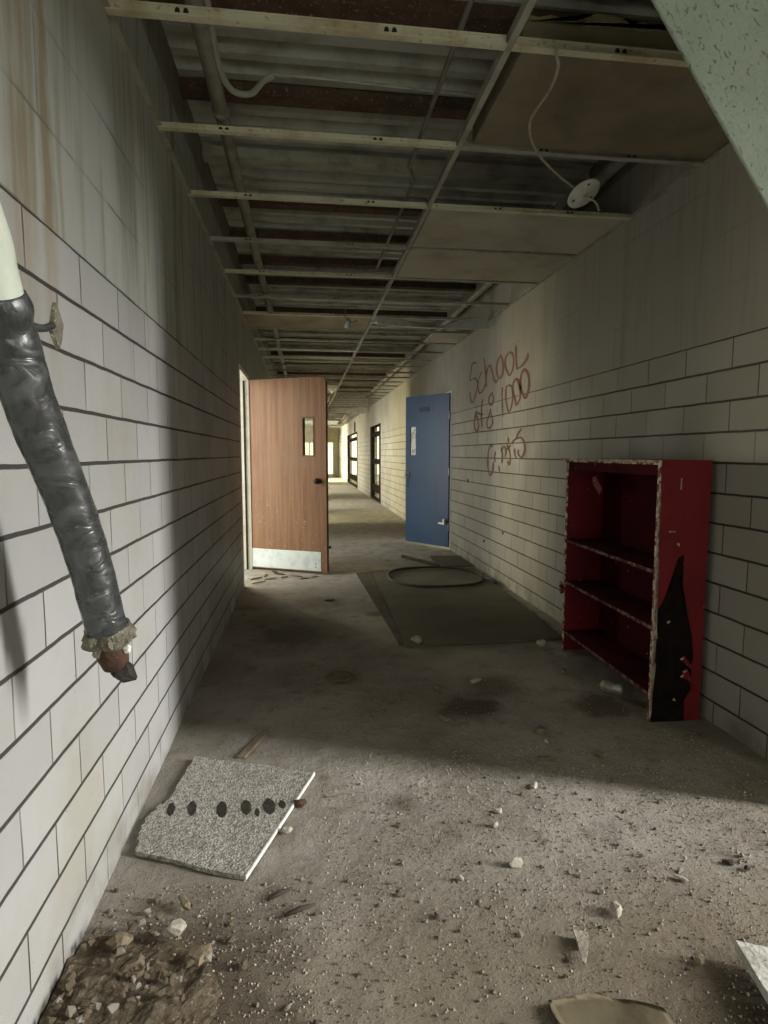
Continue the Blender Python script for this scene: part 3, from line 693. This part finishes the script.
# top board, chipped along its front edge
r = random.Random(8); pts = [(-.004 - r.uniform(0, .008), LN + .012 - (LN + .012) * q / 40) for q in range(41)]
prism(bm, [(D, 0), (D, LN)] + pts, 2, HT - t, HT); tp = obj('top_board', bm, M['red'], bc)
bm = bmesh.new()
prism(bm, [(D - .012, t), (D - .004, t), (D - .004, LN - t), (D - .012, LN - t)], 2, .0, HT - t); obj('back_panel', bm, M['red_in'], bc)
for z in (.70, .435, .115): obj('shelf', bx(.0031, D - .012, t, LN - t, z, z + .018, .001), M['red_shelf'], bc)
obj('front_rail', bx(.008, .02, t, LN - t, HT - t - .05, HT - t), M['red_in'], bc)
bm = bmesh.new(); r = random.Random(1)
lo = [(-.0105 + r.uniform(-.003, .001), HT - .012 + r.uniform(-.005, .004)) for q in range(60)]
ra = None
for q in range(60):
    y = (LN + .01) * q / 59; a, b = lo[q]
    ring = [bm.verts.new(p) for p in ((a - .003, y, b), (a - .003, y, HT + .0012), (.004, y, HT + .0012), (.004, y, b))]
    if ra:
        for k_ in range(4): bm.faces.new((ra[k_], ra[(k_+1) % 4], ring[(k_+1) % 4], ring[k_]))
    else: bm.faces.new(ring)
    ra = ring
bm.faces.new(ra[::-1])
cw = obj('worn_edge', bm, M['chip'], tp); cw['label'] = 'chipped pale front edge of the top board'
# the charred and broken lower corner of the near side
bm = bmesh.new()
prism(bm, [(0.004, .0), (.004, .52), (.04, .57), (.08, .64), (.105, .775), (.13, .79), (.132, .68), (.125, .60), (.16, .52), (.19, .40), (.20, .30), (.185, .24), (.195, .15), (.165, .1), (.17, 0)], 1, -.0035, .001)
o = obj('charred_patch', bm, M['char'], bc); o['label'] = 'blackened broken lower corner'
r = random.Random(9)
bm = bmesh.new(); pts = [(-.0012, .02)]; zz = .03
while zz < 1.12:
    lim = .02 if .24 < zz < .45 else .009
    wd = r.uniform(.003, lim) if r.random() < (.75 if zz < .5 else .35) else .0006
    pts.append((wd, zz)); zz += r.uniform(.008, .03)
prism(bm, pts + [(-.0012, 1.12)], 1, -.005, .004)
o = obj('worn_edge', bm, M['chip'], bc); o['label'] = 'bare pale wood along the near front edge'
for y, z, x, a in ((.10, .47, .07, 0), (.10, .10, .11, 1), (.07, .83, .1, 0)):
    o = obj('pale_flake', chunk(.010, .003, .013, 10, int(z * 100)), M['chip'], bc); o.location = (x, -.004, z); o.rotation_euler = (0, a, 0)
for x, z, l, a in ((.135, .30, .10, -.8), (.14, .215, .09, -.5), (.15, .24, .12, -1.0)):
    bm = bmesh.new(); prism(bm, [(0, 0), (l, .006), (l * .9, .014), (0, .022)], 1, -.012, -.004); o = obj('splinter', bm, M['red'], bc)
    o.location = (x, 0, z); o.rotation_euler = (0, -a, 0)
o = obj('scratch', bx(.10, .106, -.001, .0005, 1.09, 1.14), M['chip'], bc); o = obj('scratch', bx(.055, .085, -.001, .0005, .895, .90), M['chip'], bc)
bm = chunk(.02, .035, .05, 16, 71); o = obj('broken_corner', bm, M['red'], bc); o.location = (-.012, LN + .005, .36)
bm = bmesh.new(); prism(bm, [(0, 0), (.09, .07), (.13, .06), (.12, .02), (.03, -.04)], 0, .10, .108); o = obj('loose_strip', bm, M['red'], bc); o.location = (0, LN - .28, 1.05)
tag(bc, 'worn dark red wooden bookcase with empty shelves against the block wall', 'bookcase')

# ------------------------------------------------------------------ things on the floor
# fallen tile with a row of punched holes
cs = [(-.191, 1.693), (.019, 2.251), (-.464, 2.44), (-.478, 2.33), (-.492, 2.22), (-.500, 2.13), (-.535, 2.085), (-.555, 2.02), (-.552, 1.93), (-.538, 1.847)]
r = random.Random(4)
def rough(pts, n=6, a=.006):
    o = []
    for i, p in enumerate(pts):
        q = pts[(i + 1) % len(pts)]
        m = 1 if i == 0 else n
        for k in range(m):
            t = k / m; j = a if k else 0
            o.append((p[0] + (q[0] - p[0]) * t + r.uniform(-j, j), p[1] + (q[1] - p[1]) * t + r.uniform(-j, j)))
    return o
bm = bmesh.new(); prism(bm, rough(cs, 5, .005), 2, .0, .014)
ft = obj('fallen_tile', bm, M['slab'])
bm = bmesh.new(); prism(bm, [(-.191, 1.693), (.019, 2.251), (.0235, 2.2495), (-.1865, 1.6915)], 2, .002, .0155); o = obj('tile_edge', bm, M['white'], ft); o['label'] = 'clean white cut edge'
for q, (px, py, a, b) in enumerate(((-.48, 2.067, .010, .036), (-.408, 2.064, .012, .04), (-.303, 2.044, .014, .044), (-.221, 2.045, .013, .04), (-.18, 2.01, .006, .022), (-.141, 2.041, .016, .044), (-.096, 2.047, .010, .022))):
    a *= 1.2; b *= 1.15
    pts = [(px + a * (1 + .25 * r.random()) * math.cos(t) * abs(math.cos(t)) ** .3 - .13 * b * math.sin(t), py + b * math.sin(t)) for t in [2 * PI * k / 18 for k in range(18)]]
    bm = bmesh.new(); prism(bm, pts, 2, .012, .0146); obj('punched_hole', bm, M['hole'], ft)
tag(ft, 'rough grey ceiling tile fallen on the floor with a row of dark holes', 'ceiling tile')
# mat and its loose strip
bm = bmesh.new(); n = 14; gx = []
for j in range(n + 1):
    y = 3.76 + (6.28 - 3.76) * j / n; xa = .632 + .055 * j / n; xb = 1.72 + .10 * j / n
    gx.append([(xa + .004 * noise.noise(Vector((0, y * 5, 0))), y), (xb + .02 * noise.noise(Vector((3, y * 4, 0))), y)])
prism(bm, [g_[0] for g_ in gx] + [g_[1] for g_ in gx][::-1], 2, .0, .012)
tag(obj('floor_mat', bm, M['mat']), 'flat dark sheet lying on the floor in front of the blue door', 'mat')
bm = bmesh.new(); prism(bm, [(.60, 3.80), (.628, 3.79), (.64, 4.6), (.668, 5.5), (.683, 6.27), (.515, 6.17), (.55, 5.2), (.58, 4.4)], 2, .0, .010)
tag(obj('loose_strip', bm, M['strip']), 'narrow tapering strip along the open edge of the dark mat', 'strip')
lp = []
for q in range(49):
    t = -.25 + 2 * PI * 1.0 * q / 48
    lp.append((1.29 + .475 * math.cos(t), 5.84 + .50 * math.sin(t), .026 + .006 * math.sin(3 * t)))
lp += [(1.80, 5.60, .026), (1.79, 5.45, .024)]
lp = [(min(x, 1.83), y, z) for x, y, z in lp]
svc('hose_ring', lp, .013, M['rubber'], 'big loop of dark hose lying on the mat', 'hose', seg=10)
bm = bmesh.new(); prism(bm, [(1.14, 7.10), (1.17, 7.15), (1.48, 6.46), (1.44, 6.42)], 2, .0, .028)
tag(obj('wood_batten', bm, M['strip']), 'short dusty batten behind the hose loop', 'batten')
bm = bmesh.new(); prism(bm, [(1.53, 6.42), (1.84, 6.40), (1.85, 7.05), (1.50, 7.10), (1.46, 6.8)], 2, .0, .018)
tag(obj('board_scrap', bm, M['mat']), 'dark board scrap beside the wall below the blue door', 'board')
# white plaster board and tan sheet in the near corner
bm = bmesh.new(); prism(bm, rough([(1.04, 1.25), (1.01, 1.12), (.975, .97), (1.10, .92), (1.18, 1.05), (1.16, 1.17), (1.092, 1.225)], 4, .004), 2, .03, .055)
pb = obj('plaster_board', bm, M['plaster'])
bm = chunk(.06, .07, .022, 18, 3); o = obj('backing_lump', bm, M['rubble_d'], pb); o.location = (1.09, 1.06, .0)
tag(pb, 'chunky white plaster piece propped up on the bright near floor', 'plaster')
bm = bmesh.new(); n = 16; rows = []
for j in range(n + 1):
    v = j / n; row = []
    for i in range(n + 1):
        u = i / n
        x = .532 + .25 * u + .015 * v; y = 1.19 - .26 * v + .035 * math.sin(u * PI) - .05 * u
        z = .003 + .014 * math.exp(-(u / .16) ** 2) + .012 * math.sin(u * 5 + v * 3) ** 2 * u
        row.append(bm.verts.new((x + .008 * noise.noise(Vector((u * 4, v * 4, 2))), y + .012 * noise.noise(Vector((u * 5, v * 3, 7))), z)))
    rows.append(row)
for j in range(n):
    for i in range(n): bm.faces.new((rows[j][i], rows[j][i+1], rows[j+1][i+1], rows[j+1][i]))
r_ = bmesh.ops.solidify(bm, geom=bm.faces[:], thickness=.004)
tag(obj('tan_sheet', bm, M['paper'], smooth=True), 'curled tan sheet of lino on the near floor', 'sheet')
bm = bmesh.new(); prism(bm, [(.676, 1.372), (.694, 1.366), (.712, 1.358), (.690, 1.315), (.660, 1.268), (.655, 1.275), (.668, 1.33)], 2, .014, .020)
prism(bm, [(.690, 1.366), (.705, 1.36), (.690, 1.325), (.682, 1.33)], 2, 0, .014)
tag(obj('flat_shard', bm, M['rubble']), 'upright pale pointed shard just above the tan sheet', 'shard')
# crushed can
cn = empty('crushed_can', (1.577, 2.853, .034), rot=(PI / 2 - .1, 0, .75))
bm = bmesh.new(); tube(bm, [(0, 0, -.055), (0, 0, -.05), (0, 0, -.02), (0, 0, .02), (0, 0, .05), (0, 0, .055)], [.026, .032, .031, .027, .032, .026], 20, True, .16); obj('can_body', bm, M['can'], cn, True)
bm = bmesh.new(); lathe(bm, [(.024, .0545), (.024, .0575), (.018, .0575)], 18); obj('can_lid', bm, M['silver'], cn, True)
tag(cn, 'dull crushed drink can lying in front of the red bookcase', 'can')
bm = bmesh.new(); lathe(bm, [(.075, .0), (.08, .004), (.078, .007), (.06, .0055), (.02, .005)], 28); o = obj('tin_lid', bm, M['rubble_d'], smooth=True); o.location = (.18, 3.278, 0); tag(o, 'round dirty lid lying flat in the shaded middle of the floor', 'lid')
bm = bmesh.new(); prism(bm, [(-.295, 2.425), (-.262, 2.42), (-.195, 2.60), (-.207, 2.635), (-.225, 2.60)], 2, 0, .008); tag(obj('flat_stick', bm, M['rubble_d']), 'flat stick just beyond the fallen grey tile', 'stick')
for (x, y, l, a, lab) in ((-.029, 1.549, .045, .35, 'short dark twig on open floor below the fallen tile'), (-.086, 1.617, .04, .5, 'dark twig close to the corner of the fallen tile')):
    bm = bmesh.new(); tube(bm, [(-l, 0, .006), (0, .003, .007), (l, 0, .006)], [.004, .0075, .004], 8); o = obj('twig', bm, M['dark_bit'], smooth=True); o.location = (x, y, 0); o.rotation_euler = (0, 0, a); tag(o, lab, 'twig')

lumps = [  # x, y, sx, sy, sz, material, name, label
 (.625, 1.649, .026, .020, .018, 'rubble', 'largest pale rubble lump in the middle of the lit floor'),
 (.83, 1.436, .026, .018, .018, 'rubble', 'angular pale lump above the white plaster piece'),
 (.656, 1.925, .018, .014, .013, 'rubble', 'upper of two small pale lumps near the shadow line'),
 (.62, 1.849, .014, .012, .011, 'rubble', 'lower of two small pale lumps near the shadow line'),
 (1.201, 2.249, .04, .022, .016, 'rubble_d', 'brown flat lump in the shade below the bookcase'),
 (1.033, 2.479, .045, .03, .02, 'rubble_d', 'rounded brown lump in the shade above a pale flake'),
 (1.026, 2.395, .02, .014, .010, 'rubble', 'pale flake touching the rounded brown lump in the shade'),
 (.969, 2.246, .05, .022, .010, 'rubble_d', 'long flat flake in shade just beyond the shadow line'),
 (.841, 2.061, .034, .014, .011, 'rubble', 'narrow pale flake right at the shadow line'),
 (.697, 3.022, .055, .03, .016, 'rubble_d', 'flat dirty lump left of the dark floor stain'),
 (.913, 3.107, .05, .025, .014, 'rubble', 'flat pale lump above the dark floor stain'),
 (.829, 1.513, .014, .010, .009, 'rubble', 'small pale bit above the angular lump'),
 (1.278, 1.577, .026, .014, .009, 'dark_bit', 'long dark scrap at the bright right-hand floor'),
 (1.31, 1.545, .015, .012, .008, 'dark_bit', 'small dark scrap beside the long dark one'),
 (1.083, 1.528, .024, .012, .010, 'rubble', 'thin pale flake on the bright right-hand floor'),
 (.952, 1.256, .018, .012, .011, 'rubble_d', 'brown lump left of the white plaster piece'),
 (.437, 1.613, .016, .012, .011, 'rubble', 'little pale lump left of the largest one'),
 (.716, 3.80, .05, .04, .04, 'rubble', 'round stone at the near corner of the dark mat'),
 (-.035, 2.055, .024, .028, .024, 'rust_bright', 'rusty brown lump on the edge of the fallen tile'),
 (-.075, 1.905, .022, .016, .014, 'rubble', 'pale lump against the white edge of the fallen tile'),
 (1.458, 3.189, .03, .022, .016, 'rubble_d', 'brown lump in the shade before the bookcase'),
 (.64, 2.665, .04, .025, .012, 'rubble_d', 'flat lump below the dark floor stain'),
 (.198, 5.08, .06, .04, .008, 'dark_bit', 'dark flat scrap on the floor before the brown door'),
 (.30, 7.9, .05, .04, .03, 'dark_bit', 'dark lump on the pale floor past the brown door'),
 (1.52, 3.66, .04, .03, .03, 'rubble', 'pale lump at the foot of the bookcase next to the mat'),
]
for i, (x, y, sx, sy, sz, mt, lab) in enumerate(lumps):
    o = obj('rubble_lump' if 'rubble' in mt else 'scrap_lump', chunk(sx, sy, sz, 18, i + 10), M[mt]); o.location = (x, y, -.003); o.rotation_euler = (0, 0, i * 1.3)
    tag(o, lab, 'rubble', 'separate lumps on the floor')
r = random.Random(77)
for q, (px_, py_) in enumerate(((-.50, 6.05), (-.42, 6.2), (-.36, 6.02), (-.28, 6.25), (-.22, 6.08), (-.10, 6.12), (-.02, 5.98), (-.46, 5.86), (.08, 6.05), (-.33, 6.36))):
    bm = bmesh.new(); l = r.uniform(.04, .085); w_ = r.uniform(.012, .024)
    prism(bm, [(-l, 0), (-l * .3, w_), (l * .5, w_ * .8), (l, 0), (l * .4, -w_), (-l * .5, -w_ * .7)], 2, .002, .009)
    for v in bm.verts: v.co.z += .25 * abs(v.co.y) + .02 * max(0, v.co.x)
    o = obj('flaked_scrap', bm, M['rubble_d'] if q % 3 else M['dark_bit']); o.location = (px_, py_, 0); o.rotation_euler = (0, 0, r.uniform(0, 3.1))
    tag(o, 'curled dirty scrap on the bright floor at the foot of the brown door', 'litter', 'scraps by the brown door')
# rubble heap in the near corner by the left wall
bm = bmesh.new(); n = 46
hp = [[None] * (n + 1) for _ in range(n + 1)]
for j in range(n + 1):
    for i in range(n + 1):
        x = XL + .005 + .50 * i / n; y = 1.02 + .62 * j / n
        e = max(0, 1 - ((x - XL - .10) / .33) ** 2 - ((y - 1.28) / .30) ** 2)
        z = -.012 + .045 * max(0, e + .35 * noise.noise(Vector((x * 9, y * 9, 1)))) ** 1.1 * min(1, e * 2.5) + ((.012 * noise.noise(Vector((x * 22, y * 22, 3)))) + .006 * noise.noise(Vector((x * 60, y * 60, 8)))) * min(1, e * 3)
        hp[j][i] = bm.verts.new((x, y, z))
for j in range(n):
    for i in range(n): bm.faces.new((hp[j][i], hp[j][i+1], hp[j+1][i+1], hp[j+1][i]))
tag(obj('dirt_heap', bm, M['dirt']), 'low heap of dark loose dirt along the foot of the stained wall', 'dirt', None, 'stuff')
hl = [(-.341, 1.494, .030, .024, .03, 'rubble', 'biggest pale lump crowning the dirt heap'), (-.422, 1.399, .045, .03, .022, 'rubble_d', 'flat brown slab piece in the middle of the dirt heap'),
      (-.347, 1.600, .035, .014, .014, 'rubble_d', 'long brown piece at the top edge of the dirt heap'), (-.478, 1.47, .04, .035, .02, 'rubble_d', 'flat brown piece on the wall side of the dirt heap'),
      (-.275, 1.41, .05, .035, .016, 'rubble_d', 'wide flat piece on the open side of the dirt heap')]
for i, (x, y, sx, sy, sz, mt, lab) in enumerate(hl):
    o = obj('rubble_lump', chunk(sx, sy, sz, 18, i + 90), M[mt]); o.location = (x, y, .012); o.rotation_euler = (.15, -.1, i * 1.1)
    tag(o, lab, 'rubble', 'lumps on the dirt heap')
r = random.Random(21)
protos = [chunk(1, r.uniform(.7, 1), r.uniform(.5, .9), 13, 200 + q) for q in range(8)]
pm = []
for q, b in enumerate(protos):
    for mt in ('rubble', 'rubble_d', 'dark_bit'):
        me = bpy.data.meshes.new('pebble'); b.to_mesh(me); me.materials.append(M[mt]); pm.append((mt, me))
    b.free()
def pebble(x, y, s, z, mt, name, lab, grp):
    me = r.choice([m for t_, m in pm if t_ == mt]); o = bpy.data.objects.new(name, me); C.objects.link(o)
    o.location = (x, y, z); o.scale = (s, s, s); o.rotation_euler = (r.uniform(-.3, .3), r.uniform(-.3, .3), r.uniform(0, 6.28))
    tag(o, lab, 'rubble', grp)
for q in range(150):
    x = -.59 + abs(r.gauss(0, .19)) + .03; y = 1.32 + r.gauss(0, .15)
    if x > -.1 or y < 1.0: continue
    e = max(0, 1 - ((x - XL - .12) / .34) ** 2 - ((y - 1.28) / .33) ** 2)
    pebble(x, y, r.uniform(.006, .017), -.006 + .05 * e ** .8, r.choice(['rubble', 'rubble_d', 'rubble_d', 'rubble_d', 'rubble_d']), 'heap_fragment', 'small angular fragment lying in the dark dirt heap', 'fragments in the dirt heap')
for q in range(285):
    x = r.uniform(-.2, 1.55); y = 1.0 + 1.2 * r.random()
    if x < .05 and 1.7 < y: continue
    mt = r.choice(['rubble', 'rubble', 'rubble', 'rubble_d', 'dark_bit'])
    pebble(x, y, r.uniform(.004, .0085) * (1.7 if r.random() < .12 else 1), fz(x, y) - .001, mt, 'pebble', {'rubble': 'tiny pale pebble scattered on the lit floor', 'rubble_d': 'tiny brown pebble scattered on the lit floor', 'dark_bit': 'tiny dark pebble scattered on the lit floor'}[mt], {'rubble': 'pale pebbles', 'rubble_d': 'brown pebbles', 'dark_bit': 'dark pebbles'}[mt])
# grit nobody could count
bm = bmesh.new(); r = random.Random(33)
def grit(x, y, s):
    if -.57 < x < .04 and 1.70 < y < 2.48: return
    if x > 1.55 and y > 2.5: return
    if .5 < x and y > 3.7: return
    z = fz(x, y); a = r.uniform(0, 6.28)
    v = [bm.verts.new((x + s * r.uniform(.7, 1.2) * math.cos(a + k * 2.09), y + s * r.uniform(.7, 1.2) * math.sin(a + k * 2.09), z - .0005)) for k in range(3)]
    t_ = bm.verts.new((x + r.uniform(-.4, .4) * s, y + r.uniform(-.4, .4) * s, z + s * r.uniform(.7, 1.4)))
    mi = 0 if r.random() < .55 else 1
    for k in range(3): bm.faces.new((v[k], v[(k+1) % 3], t_)).material_index = mi
for q in range(7000):
    grit(r.uniform(XL + .02, 1.75), 1.0 + 1.4 * r.random(), r.uniform(.0016, .0056))
for q in range(900):
    grit(r.uniform(XL + .02, 1.75), r.uniform(2.3, 4.3), r.uniform(.002, .0055))
for q in range(1400):
    grit(-.35 + r.gauss(0, .22), 1.35 + r.gauss(0, .22), r.uniform(.0015, .005)) if True else 0
bm.verts.ensure_lookup_table()
bad = [v for v in bm.verts if v.co.x < XL + .005]
bmesh.ops.delete(bm, geom=bad, context='VERTS')
tag(obj('grit', bm, [M['rubble'], M['rubble_d']]), 'fine grit and crumbs spread over the near concrete floor', 'grit', None, 'stuff')
# ------------------------------------------------------------------ light
def area(name, loc, target, sx, sy, power, col=(1, 1, 1), spread=180):
    l = bpy.data.lights.new(name, 'AREA'); l.shape = 'RECTANGLE'; l.size = sx; l.size_y = sy; l.energy = power; l.color = col; l.spread = math.radians(spread)
    o = bpy.data.objects.new(name, l); C.objects.link(o); o.location = loc
    o.rotation_euler = (Vector(target) - Vector(loc)).to_track_quat('-Z', 'Y').to_euler(); return o
area('side_room_window_daylight', (11.95, -1.95, 4.3), (.6, 1.7, .3), 1.25, 7.6, 3250, (1.0, .985, .95))
area('added_back_fill', (.9, -2.45, 1.1), (-.45, 3.0, 2.3), 1.5, 2.0, 8, (.90, 1.0, .92), 110)  # unseen fill lamp added behind the camera to lift shaded surfaces
area('left_room_daylight', (-1.7, 6.2, 1.3), (.6, 6.4, .6), 1.0, 1.9, 26, (.96, .98, 1))
area('left_room_daylight', (-1.7, 7.6, 1.3), (1.2, 7.9, .2), .9, 1.9, 42, (1, .985, .96))
area('left_window_daylight', (-3.6, 10.9, 1.25), (1.8, 11.9, .75), .8, 1.7, 340, (1, .88, .54))
area('left_window_daylight', (-2.0, 14.8, 1.6), (1.8, 14.8, .2), 1.5, 1.9, 180, (1, .93, .74))
area('left_window_daylight', (-2.0, 20.5, 1.6), (1.8, 20.5, .3), 1.7, 1.9, 260, (1, .93, .74))
area('left_window_daylight', (-2.0, 23.5, 1.6), (1.8, 23.5, .3), 1.4, 1.9, 260, (1, .93, .74))
area('left_window_daylight', (-2.0, 29, 1.6), (1.8, 29, .8), 1.9, 1.9, 1500, (1, .92, .6))
w = bpy.data.worlds.new('World'); bpy.context.scene.world = w; w.use_nodes = True
bg = w.node_tree.nodes['Background']; bg.inputs[0].default_value = (1, .95, .68, 1); bg.inputs[1].default_value = 2.2

# ------------------------------------------------------------------ camera
cam = bpy.data.cameras.new('Camera'); co = bpy.data.objects.new('Camera', cam); C.objects.link(co)
cam.sensor_fit = 'VERTICAL'; cam.sensor_height = 36; cam.sensor_width = 27; cam.lens = 36 * F_ / 1024; cam.clip_start = .02; cam.clip_end = 200
co.location = (0, 0, H_); co.rotation_euler = FW.to_track_quat('-Z', 'Y').to_euler()
sc = bpy.context.scene; sc.camera = co
sc.view_settings.view_transform = 'Standard'; sc.view_settings.look = 'None'; sc.view_settings.gamma = 1; sc.view_settings.use_curve_mapping = False
sc.view_settings.exposure = -0.06
sc.cycles.use_denoising = True
sc.cycles.max_bounces = 8; sc.cycles.diffuse_bounces = 5
sc.cycles.sample_clamp_indirect = 6
